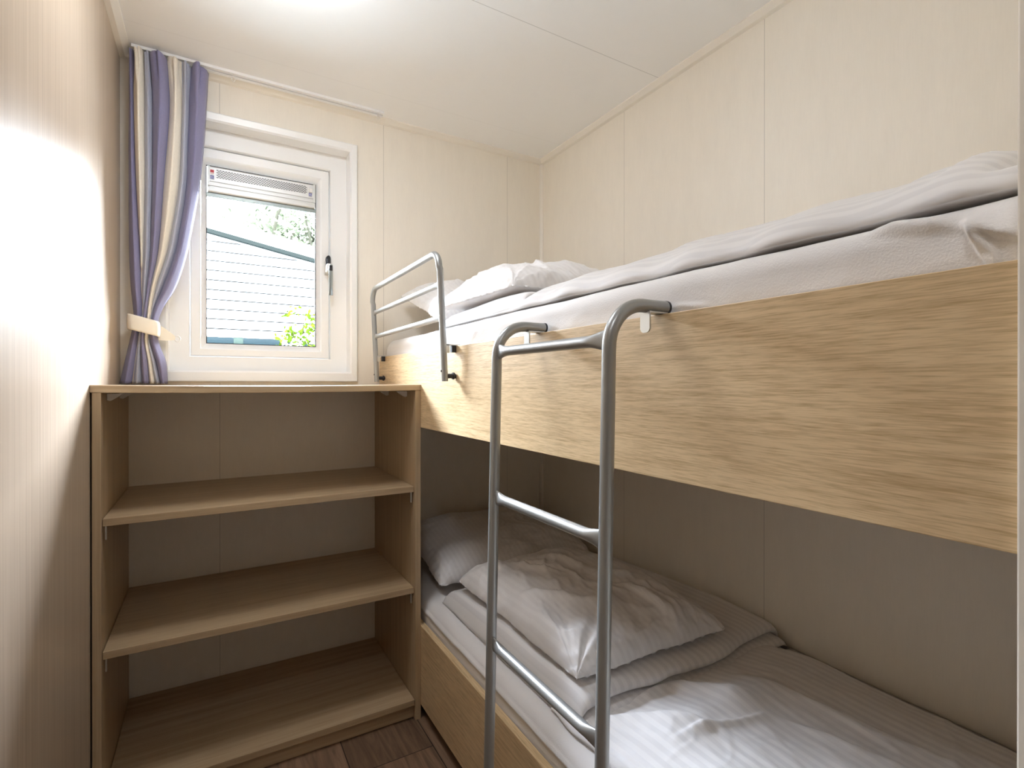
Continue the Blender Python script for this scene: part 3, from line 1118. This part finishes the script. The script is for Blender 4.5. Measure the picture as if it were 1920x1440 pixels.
for y in (0.5355, 0.854):
    path = [(post_x(z), y, z) for z in np.linspace(0.0, 1.085, 12)]
    rr = 0.062
    zc = 1.1512
    cx = post_x(1.0885) + rr
    path += [tuple(p) for p in arc_pts((cx, y, zc - rr), PI, PI / 2, rr, (1, 0, 0), (0, 0, 1), 12)]
    path += [(0.545, y, zc), (0.572, y, zc)]
    bm = new(); sweep(bm, path, RT, 18)
    rail = obj('post', bm, M['steel'], lad, 50)
    bm = new(); disc_prism(bm, (0.5722, y, zc), (1, 0, 0), RT * 1.04, .0035)
    obj('end_cap', bm, M['black_plastic'], rail)
    bm = new(); disc_prism(bm, (post_x(0.0), y, 0.0005), (0, 0, 1), RT * 1.25, .022)
    obj('foot_cap', bm, M['black_plastic'], rail)
    bm = new()
    # hook plate: rests on the board, its tab hangs in front of it
    box(bm, 0.5345, 0.568, y - .0092, y + .0092, 1.1409, 1.1432)
    tabz = [(y + s * .0092, z) for s, z in ((-1, 1.1432), (-1, 1.1185), (-.8, 1.1150), (-.45, 1.1130), (.45, 1.1130), (.8, 1.1150), (1, 1.1185), (1, 1.1432))]
    loft(bm, [[(x, a, b) for a, b in tabz] for x in (0.5318, 0.5345)], True, True, True)
    obj('hook_bracket', bm, M['zinc'], lad)


def rung_path(z):
    return [(post_x(z), 0.5355 + RT * .55 + (0.854 - 0.5355 - RT * 1.1) * k / 28, z) for k in range(29)]


def flat_end(t):
    q = min(t, 1 - t)
    f = max(0.0, 1 - q / 0.12)
    f = f * f * (3 - 2 * f)
    return (1 - 0.72 * f, 1 + 0.62 * f)


for z in (1.1, 0.8265, 0.553, 0.28):
    bm = new(); sweep(bm, rung_path(z), 0.0088, 18, True, flat_end)
    obj('rung', bm, M['steel'], lad, 50)

# ------------------------------------------------------------------ guard rail
gr = thing('guard_rail', (0.525, 1.576, 1.045), 'silver tubular guard rail clamped to the upper bunk board by the pillows', 'guard rail')
RG = 0.0088
YN, YFAR = 1.254, 1.899


def gx(z):
    return 0.528 - 0.016 * (z - 1.048) / 0.34


zt = 1.386
rb = 0.045
path = [(gx(z), YN, z) for z in np.linspace(1.046, zt - rb, 8)]
path += [(gx(zt), YN + rb - rb * math.cos(a), zt - rb + rb * math.sin(a)) for a in np.linspace(0.1, PI / 2, 10)]
path += [(gx(zt), YFAR - rb + rb * math.sin(a), zt - rb + rb * math.cos(a)) for a in np.linspace(0, PI / 2, 10)]
path += [(gx(z), YFAR, z) for z in np.linspace(zt - rb - .01, 1.046, 8)]
bm = new(); sweep(bm, path, RG, 18)
obj('hoop', bm, M['steel'], gr, 50)
for z in (1.300, 1.213):
    pth = [(gx(z), YN + RG * .5 + (YFAR - YN - RG) * k / 40, z) for k in range(41)]

    def fe(t):
        q = min(t, 1 - t)
        f = max(0.0, 1 - q / 0.05)
        f = f * f * (3 - 2 * f)
        return (1 - 0.7 * f, 1 + 0.5 * f)
    bm = new(); sweep(bm, pth, 0.0078, 16, True, fe)
    obj('cross_bar', bm, M['steel'], gr, 50)
for y in (YN, YFAR):
    bm = new()
    xa = gx(1.13)
    box(bm, xa + .006, XB + .016, y - .008, y + .008, 1.1409, 1.1436)
    box(bm, xa + .004, xa + .014, y - .008, y + .008, 1.121, 1.1436)
    cl_ = obj('clamp', bm, M['zinc'], gr)
    bm = new(); box(bm, XB - .013, XB - .0012, y - .007, y + .007, 1.1225, 1.1408, .001)
    obj('clamp_pad', bm, M['black_plastic'], cl_)
    bm = new(); disc_prism(bm, (gx(1.06) + .004, y, 1.060), (1, 0, 0), .0065, XB - .0008 - gx(1.06) - .004)
    disc_prism(bm, (XB - .0085, y, 1.060), (1, 0, 0), .0095, .0040)
    obj('spacer', bm, M['black_plastic'], gr)
    bm = new(); disc_prism(bm, (gx(1.073) - RG - .0012, y, 1.073), (1, 0, 0), .0028, .002)
    obj('screw', bm, M['black_plastic'], gr)

# ------------------------------------------------------------------ curtain rail and curtain
cr = thing('curtain_rail', (0.16, 1.919, H), 'white curtain track screwed to the ceiling above the window', 'curtain rail')
bm = new()
RX0, RX1 = XL + .036, 0.556
loft(bm, [[(x, 1.902, H - .0005), (x, 1.902, H - .0095), (x, 1.9150, H - .0095), (x, 1.9150, H - .0055), (x, 1.9190, H - .0055), (x, 1.9190, H - .0110), (x, 1.9330, H - .0110), (x, 1.9330, H - .0005)] for x in (RX0, RX1)], True, True, True)
obj('track', bm, M['upvc'], cr)
bm = new(); box(bm, RX0 + .002, RX1 - .002, 1.9151, 1.9189, H - .0062, H - .0052)
obj('track_slot', bm, M['rubber'], cr)
for x in (0.540, 0.06):
    bm = new()
    box(bm, x - .004, x + .004, 1.9135, 1.9205, H - .018, H - .0112, .001)
    sweep(bm, [(x + .005 * math.cos(a), 1.917, H - .0225 + .006 * math.sin(a)) for a in np.linspace(0, 2 * PI, 13)], .0012, 6)
    obj('glider', bm, M['white_plastic'], cr)

F_ = 961.61
fwv = (math.sin(YAW), math.cos(YAW))
rtv = (math.cos(YAW), -math.sin(YAW))
# curtain outline measured in the room: height, then X of the stripe borders at the rail plane
CUR_Y = 1.905
curt_rows = [
    (2.043, [-0.217, -0.206, -0.178, -0.162, -0.116, -0.082, -0.063, -0.015]),
    (1.8929, [-0.216, -0.205, -0.178, -0.158, -0.114, -0.082, -0.064, -0.018]),
    (1.7854, [-0.217, -0.203, -0.178, -0.158, -0.12, -0.085, -0.067, -0.025]),
    (1.6779, [-0.217, -0.2, -0.177, -0.158, -0.128, -0.089, -0.07, -0.035]),
    (1.546, [-0.217, -0.194, -0.179, -0.161, -0.136, -0.105, -0.085, -0.054]),
    (1.4303, [-0.216, -0.188, -0.182, -0.164, -0.146, -0.124, -0.105, -0.075]),
    (1.3309, [-0.212, -0.186, -0.184, -0.172, -0.163, -0.15, -0.135, -0.105]),
    (1.2736, [-0.207, -0.183, -0.182, -0.178, -0.17, -0.159, -0.154, -0.134]),
    (1.2459, [-0.205, -0.184, -0.184, -0.18, -0.172, -0.162, -0.16, -0.143]),
    (1.2165, [-0.207, -0.188, -0.188, -0.183, -0.175, -0.166, -0.164, -0.147]),
    (1.1757, [-0.214, -0.193, -0.192, -0.186, -0.178, -0.169, -0.165, -0.146]),
    (1.1033, [-0.228, -0.202, -0.201, -0.187, -0.17, -0.16, -0.15, -0.125]),
    (1.04, [-0.24, -0.208, -0.207, -0.183, -0.166, -0.151, -0.139, -0.121]),
]
nz, per = 110, 16
zs = np.array([r[0] for r in curt_rows])[::-1]
bx = np.array([r[1] for r in curt_rows])[::-1]
Zg = np.linspace(zs[0], zs[-1], nz)
nc = 7 * per + 1
P = np.zeros((nz, nc, 3))
UV = np.zeros((nz, nc, 2))
rng = np.random.RandomState(5)
dep = rng.uniform(0.75, 1.25, 8)


def smooth_interp(z, col):
    # piecewise cubic (monotone-ish) interpolation in z
    m = np.gradient(bx[:, col], zs)
    i = min(max(np.searchsorted(zs, z) - 1, 0), len(zs) - 2)
    h = zs[i + 1] - zs[i]
    t = (z - zs[i]) / h
    return ((2 * t ** 3 - 3 * t ** 2 + 1) * bx[i, col] + (t ** 3 - 2 * t ** 2 + t) * h * m[i] + (-2 * t ** 3 + 3 * t ** 2) * bx[i + 1, col] + (t ** 3 - t ** 2) * h * m[i + 1])


for a, z in enumerate(Zg):
    bord = [smooth_interp(z, c) for c in range(8)]
    for b in range(nc):
        k = min(b // per, 6)
        t = (b - k * per) / per
        w = bord[k + 1] - bord[k]
        # bulge of the stripe towards the room; crease at the borders
        amp = min(0.032, 0.011 + 0.6 * w) * dep[k] * (1.0 if w > .004 else .3)
        bul = math.sin(PI * t) ** 0.6
        tt = t + 0.10 * math.sin(2 * PI * t)
        x = bord[k] + w * tt
        y = CUR_Y + 0.010 - amp * bul
        if z > 1.93:                       # gathered heading
            q = (z - 1.93) / 0.113
            y += 0.010 * q * math.sin(4 * PI * t + k)
            x += 0.10 * w * q * math.sin(4 * PI * t + 1.3 * k)
        tie = math.exp(-((z - 1.215) / 0.06) ** 2)
        y += tie * 0.004
        # fabric body is rounded where it is gathered
        u_ = b / (nc - 1) * 2 - 1
        y += (0.012 + 0.006 * tie) * u_ * u_ - 0.012 * tie
        zz = z
        if a < 4:
            zz += 0.0012 * math.sin(b * 0.9)
        if a == nz - 1:
            zz += 0.0035 * math.sin(2.4 * PI * t + k * 1.7)
        P[a, b] = (x, y, zz)
        UV[a, b] = (k + min(max(t, 0.002), 0.998), z)
cur = grid_mesh('curtain', P, M['curtain'], None, UV, None, None, (-0.13, CUR_Y, 1.04))
sol = cur.modifiers.new('cloth_thickness', 'SOLIDIFY')
sol.thickness = 0.0016
sol.offset = 1
tag(cur, 'purple, cream and grey striped curtain gathered at the left of the window', 'curtain')
# keep each face inside one stripe colour (each face belongs to one stripe)
me = cur.data
ul = me.uv_layers[0]
for p in me.polygons:
    us = [ul.data[l].uv[0] for l in p.loop_indices]
    c = p.index % (nc - 1)
    k = c // per
    for l in p.loop_indices:
        ul.data[l].uv[0] = min(max(ul.data[l].uv[0], k + 0.004), k + 0.996) if int(ul.data[l].uv[0]) == k else k + (0.996 if ul.data[l].uv[0] > k else 0.004)

# tieback: band round the gathered curtain, with a tapered tail and a ring on the right
tb = thing('curtain_tieback', (-0.165, 1.90, 1.16), 'cream tieback band round the striped curtain', 'tieback')
n = 60
P = np.zeros((9, n + 1, 3))
UV = np.zeros((9, n + 1, 2))
for i in range(9):
    v = i / 8
    for j in range(n + 1):
        a = 2 * PI * j / n
        ex, ey = 0.0375, 0.034
        ca, sa = math.cos(a), math.sin(a)
        x = -0.1795 + ex * (abs(ca) ** 0.5) * (1 if ca > 0 else -1)
        y = CUR_Y + 0.006 + ey * (abs(sa) ** 0.55) * (1 if sa > 0 else -1)
        z = 1.238 - 0.020 * (x + 0.1795) / 0.075 - 0.046 * v
        bulge = 0.002 * math.sin(PI * v)
        P[i, j] = (x + ca * bulge, y + sa * bulge, z)
        UV[i, j] = (j / n * 0.25, v * 0.05)
band = grid_mesh('band', P, M['tieback'], tb, UV)
sm = band.modifiers.new('cloth_thickness', 'SOLIDIFY')
sm.thickness = 0.002
bm = new()
tail = []
for k in range(9):
    t = k / 8
    x = -0.146 + 0.044 * t
    y = CUR_Y + 0.024 + 0.020 * t
    zc = 1.200 - 0.016 * t
    hh = 0.020 * (1 - t) ** 0.8 + 0.0055
    tail.append([(x, y - .0012, zc - hh), (x, y - .0012, zc + hh), (x, y + .0012, zc + hh), (x, y + .0012, zc - hh)])
loft(bm, tail, True, True, True)
obj('tail', bm, M['tieback'], tb, 40)
bm = new()
sweep(bm, [(-0.0960 + .0075 * math.cos(a), CUR_Y + .045, 1.182 + .0085 * math.sin(a)) for a in np.linspace(0, 2 * PI, 21)], .0014, 8)
obj('ring', bm, M['white_plastic'], tb, 60)

# ------------------------------------------------------------------ outdoors
GZ = -0.55
SID = simple('darkened_cladding', (0.06, 0.06, 0.059), 0.55, 0, 0.05, 40)  # white cladding, its colour darkened to offset the very bright daylight
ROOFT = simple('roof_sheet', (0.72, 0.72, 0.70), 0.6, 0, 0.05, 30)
EAVE_GAP_SHADE = simple('soffit_and_gap_shade', (0.0012, 0.0014, 0.0013), 0.9, 0, 0.05, 30, 0.0)
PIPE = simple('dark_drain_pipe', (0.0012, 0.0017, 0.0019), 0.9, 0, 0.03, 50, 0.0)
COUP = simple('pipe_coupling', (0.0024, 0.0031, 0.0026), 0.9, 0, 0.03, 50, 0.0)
BOUNCE_GROUND = simple('pale_bounce_ground', (0.71, 0.81, 0.84), 0.9, 0, 0.5, 40)  # unseen ground made pale and bluish to bounce light onto the ceiling
bm = new(); box(bm, -14, 16, D + .35, 24, GZ - .1, GZ)
structure(obj('ground', bm, BOUNCE_GROUND), 'unseen ground outside the window, pale to bounce daylight in')
bm = new(); box(bm, -14, 16, -14, YH - .3, GZ - .1, GZ)
structure(obj('ground_rear', bm, BOUNCE_GROUND), 'unseen ground behind the cabin in the same pale bounce colour')
nb = thing('cabin', (0.5, 6.5, GZ), 'white clad neighbouring cabin with a sloping gable roof, seen through the window', 'cabin')
YS = 5.6
pitch = 0.0913
zg0 = 1.38


def roof_z(x):
    return 2.445 - 0.180 * (x + 0.05) if x > -2.4 else 2.445 - 0.180 * (-2.35) - 0.18 * (-2.4 - x)


bm = new()
xa, xb = -6.0, 5.2
kmax = int((3.2 - zg0) / pitch) + 1
for k in range(kmax):
    z0 = zg0 + k * pitch
    z1 = z0 + pitch - 0.0105
    # each lap tilts out at its lower edge and is cut to the slope of the roof
    cols = []
    for x in np.linspace(xa, xb, 225):
        zt_ = min(z1, roof_z(x))
        if zt_ > z0 + .002:
            q = (zt_ - z0) / (z1 - z0)
            cols.append([(x, YS - .014, z0), (x, YS - .014 + .012 * q, zt_), (x, YS + .012, zt_), (x, YS + .012, z0)])
    if len(cols) > 1:
        loft(bm, cols, True, True, True)
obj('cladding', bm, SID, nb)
bm = new()
pts = [(x, roof_z(x) - .01) for x in np.linspace(xa, xb, 30)]
loft(bm, [[(x, YS + .012, z), (x, YS + .05, z), (x, YS + .05, GZ), (x, YS + .012, GZ)] for x, z in pts], True, True, True)
obj('gable_wall', bm, EAVE_GAP_SHADE, nb)  # near-black colour puts shadow lines into the gaps between the laps
bm = new(); box(bm, xa, xb, YS - .006, YS + .011, GZ, zg0 - .008)
obj('skirting', bm, SID, nb)
bm = new()
loft(bm, [[(x, YS - .20, roof_z(x) + .09), (x, YS + 3.5, roof_z(x) + .09), (x, YS + 3.5, roof_z(x)), (x, YS - .20, roof_z(x) + .012)] for x in (-6.3, -2.4, 5.5)], True, True, True)
obj('roof', bm, ROOFT, nb)
bm = new()
loft(bm, [[(x, YS - .215, roof_z(x) + .115), (x, YS - .20, roof_z(x) + .115), (x, YS - .20, roof_z(x) + .0), (x, YS - .215, roof_z(x) + .0)] for x in (-6.3, -2.4, 5.5)], True, True, True)
obj('bargeboard', bm, SID, nb)
bm = new()
loft(bm, [[(x, YS - .222, roof_z(x) + .0), (x, YS - .16, roof_z(x) + .0), (x, YS - .16, roof_z(x) - .036), (x, YS - .222, roof_z(x) - .036)] for x in (-6.3, -2.4, 5.5)], True, True, True)
obj('soffit', bm, EAVE_GAP_SHADE, nb)
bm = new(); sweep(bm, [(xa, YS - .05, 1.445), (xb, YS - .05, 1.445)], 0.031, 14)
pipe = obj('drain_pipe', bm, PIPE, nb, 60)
bm = new(); sweep(bm, [(0.175, YS - .05, 1.445), (0.255, YS - .05, 1.445)], 0.036, 14)
obj('coupling', bm, COUP, pipe, 60)


def leaf_cloud(bm, rnd, centre, n, rx, ry, rz, size, shell=0.5):
    for _ in range(n):
        while True:
            p = Vector((rnd.uniform(-1, 1), rnd.uniform(-1, 1), rnd.uniform(-1, 1)))
            if shell < p.length < 1 or (p.length < 1 and rnd.random() < 0.3):
                break
        c = Vector(centre) + Vector((p.x * rx, p.y * ry, p.z * rz))
        a = Vector((rnd.gauss(0, 1), rnd.gauss(0, 1), rnd.gauss(0, 1))).normalized()
        b = a.orthogonal().normalized()
        b.rotate(Matrix.Rotation(rnd.uniform(0, 6.28), 3, a))
        w = a.cross(b)
        s = size * rnd.uniform(0.6, 1.3)
        q = [c - b * s, c - b * s * .3 + w * s * .45, c + b * s * .4 + w * s * .40 + a * s * .1, c + b * s, c + b * s * .4 - w * s * .40 + a * s * .1, c - b * s * .3 - w * s * .45]
        bm.faces.new([bm.verts.new(v) for v in q])


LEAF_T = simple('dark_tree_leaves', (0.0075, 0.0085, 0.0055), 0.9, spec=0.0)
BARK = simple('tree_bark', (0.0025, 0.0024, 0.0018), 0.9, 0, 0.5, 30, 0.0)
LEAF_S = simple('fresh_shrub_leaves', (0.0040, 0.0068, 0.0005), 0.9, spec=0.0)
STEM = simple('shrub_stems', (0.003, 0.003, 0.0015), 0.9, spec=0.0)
FLOW = simple('white_blossom', (0.7, 0.7, 0.66), 0.7)


def tree(loc, hgt, crown, nleaf, seed, label, boughs=()):
    rnd = random.Random(seed)
    t = thing('tree', loc, label, 'tree', 'trees behind the cabin')
    L = Vector(loc)
    bm = new()
    sweep(bm, [L, L + Vector((.1, 0, hgt * .35)), L + Vector((-.05, .05, hgt * .65)), L + Vector((.1, 0, hgt * .95))], lambda q: .16 * (1 - .75 * q), 8)
    tips = []
    for k in range(16):
        z0 = hgt * rnd.uniform(.35, .85)
        a = rnd.uniform(0, 2 * PI)
        ln = crown * rnd.uniform(.6, 1.0)
        p0 = L + Vector((0, 0, z0))
        p1 = p0 + Vector((math.cos(a) * ln * .5, math.sin(a) * ln * .5, ln * .35))
        p2 = p0 + Vector((math.cos(a + .2) * ln, math.sin(a + .2) * ln, ln * rnd.uniform(.3, .8)))
        sweep(bm, [p0, p1, p2], lambda q: .045 * (1 - .8 * q), 6)
        tips += [p1, p2]
        for _ in range(2):
            p3 = p1 + Vector((rnd.uniform(-.6, .6), rnd.uniform(-.6, .6), rnd.uniform(.1, .8)))
            sweep(bm, [p1, (p1 + p3) / 2 + Vector((0, 0, .05)), p3], lambda q: .02 * (1 - .8 * q), 5)
            tips.append(p3)
    for bough in boughs:
        sweep(bm, bough, lambda q: .034 * (1 - .5 * q), 6)
    obj('trunk', bm, BARK, t, 60)
    bm = new()
    for p in tips:
        r = crown * .30
        leaf_cloud(bm, rnd, p, nleaf // len(tips), r, r, r * .8, .055, 0.2)
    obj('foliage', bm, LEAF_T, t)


tree((2.0, 10.2, GZ), 5.2, 1.9, 15000, 11, 'tall leafy tree with bare branches behind the cabin roof',
     [[(1.95, 10.1, 2.2), (.80, 9.0, 3.2), (.86, 8.6, 3.6), (1.06, 8.5, 4.2)], [(1.9, 10.1, 2.4), (1.45, 9.0, 3.1), (1.28, 8.7, 3.7)], [(1.95, 10.1, 2.3), (1.0, 9.2, 3.1), (1.12, 8.8, 3.45)]])
tree((7.6, 13.5, GZ), 5.4, 2.2, 6000, 12, 'second leafy tree further right behind the cabin roof')
# shrub between the two cabins
sh_loc = (0.72, 4.75, GZ)
sh = thing('shrub', sh_loc, 'leafy green shrub with pale blossom in front of the white cabin', 'shrub')
rnd = random.Random(4)
bm = new()
tops = []
for k in range(22):
    a = rnd.uniform(0, 2 * PI)
    r = rnd.uniform(.02, .26)
    top = Vector((sh_loc[0] + math.cos(a) * r, sh_loc[1] + math.sin(a) * r * .6, rnd.uniform(1.38, 1.66)))
    b0 = Vector((sh_loc[0] + math.cos(a) * r * .25, sh_loc[1] + math.sin(a) * r * .2, GZ))
    sweep(bm, [b0, (b0 + top) / 2 + Vector((0, 0, .1)), top], lambda q: .009 * (1 - .65 * q), 5)
    tops.append(top)
obj('stems', bm, STEM, sh, 60)
bm = new()
for p in tops:
    leaf_cloud(bm, rnd, p, 12, .09, .09, .07, .028, 0.2)
leaf_cloud(bm, rnd, (sh_loc[0], sh_loc[1], 1.0), 500, .38, .30, .5, .032, 0.5)
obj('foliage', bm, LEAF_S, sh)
bm = new()
for p in tops[::3]:
    leaf_cloud(bm, rnd, p + Vector((rnd.uniform(-.06, .06), -.05, -.05)), 14, .045, .045, .04, .022, 0.1)
obj('blossom', bm, FLOW, sh)
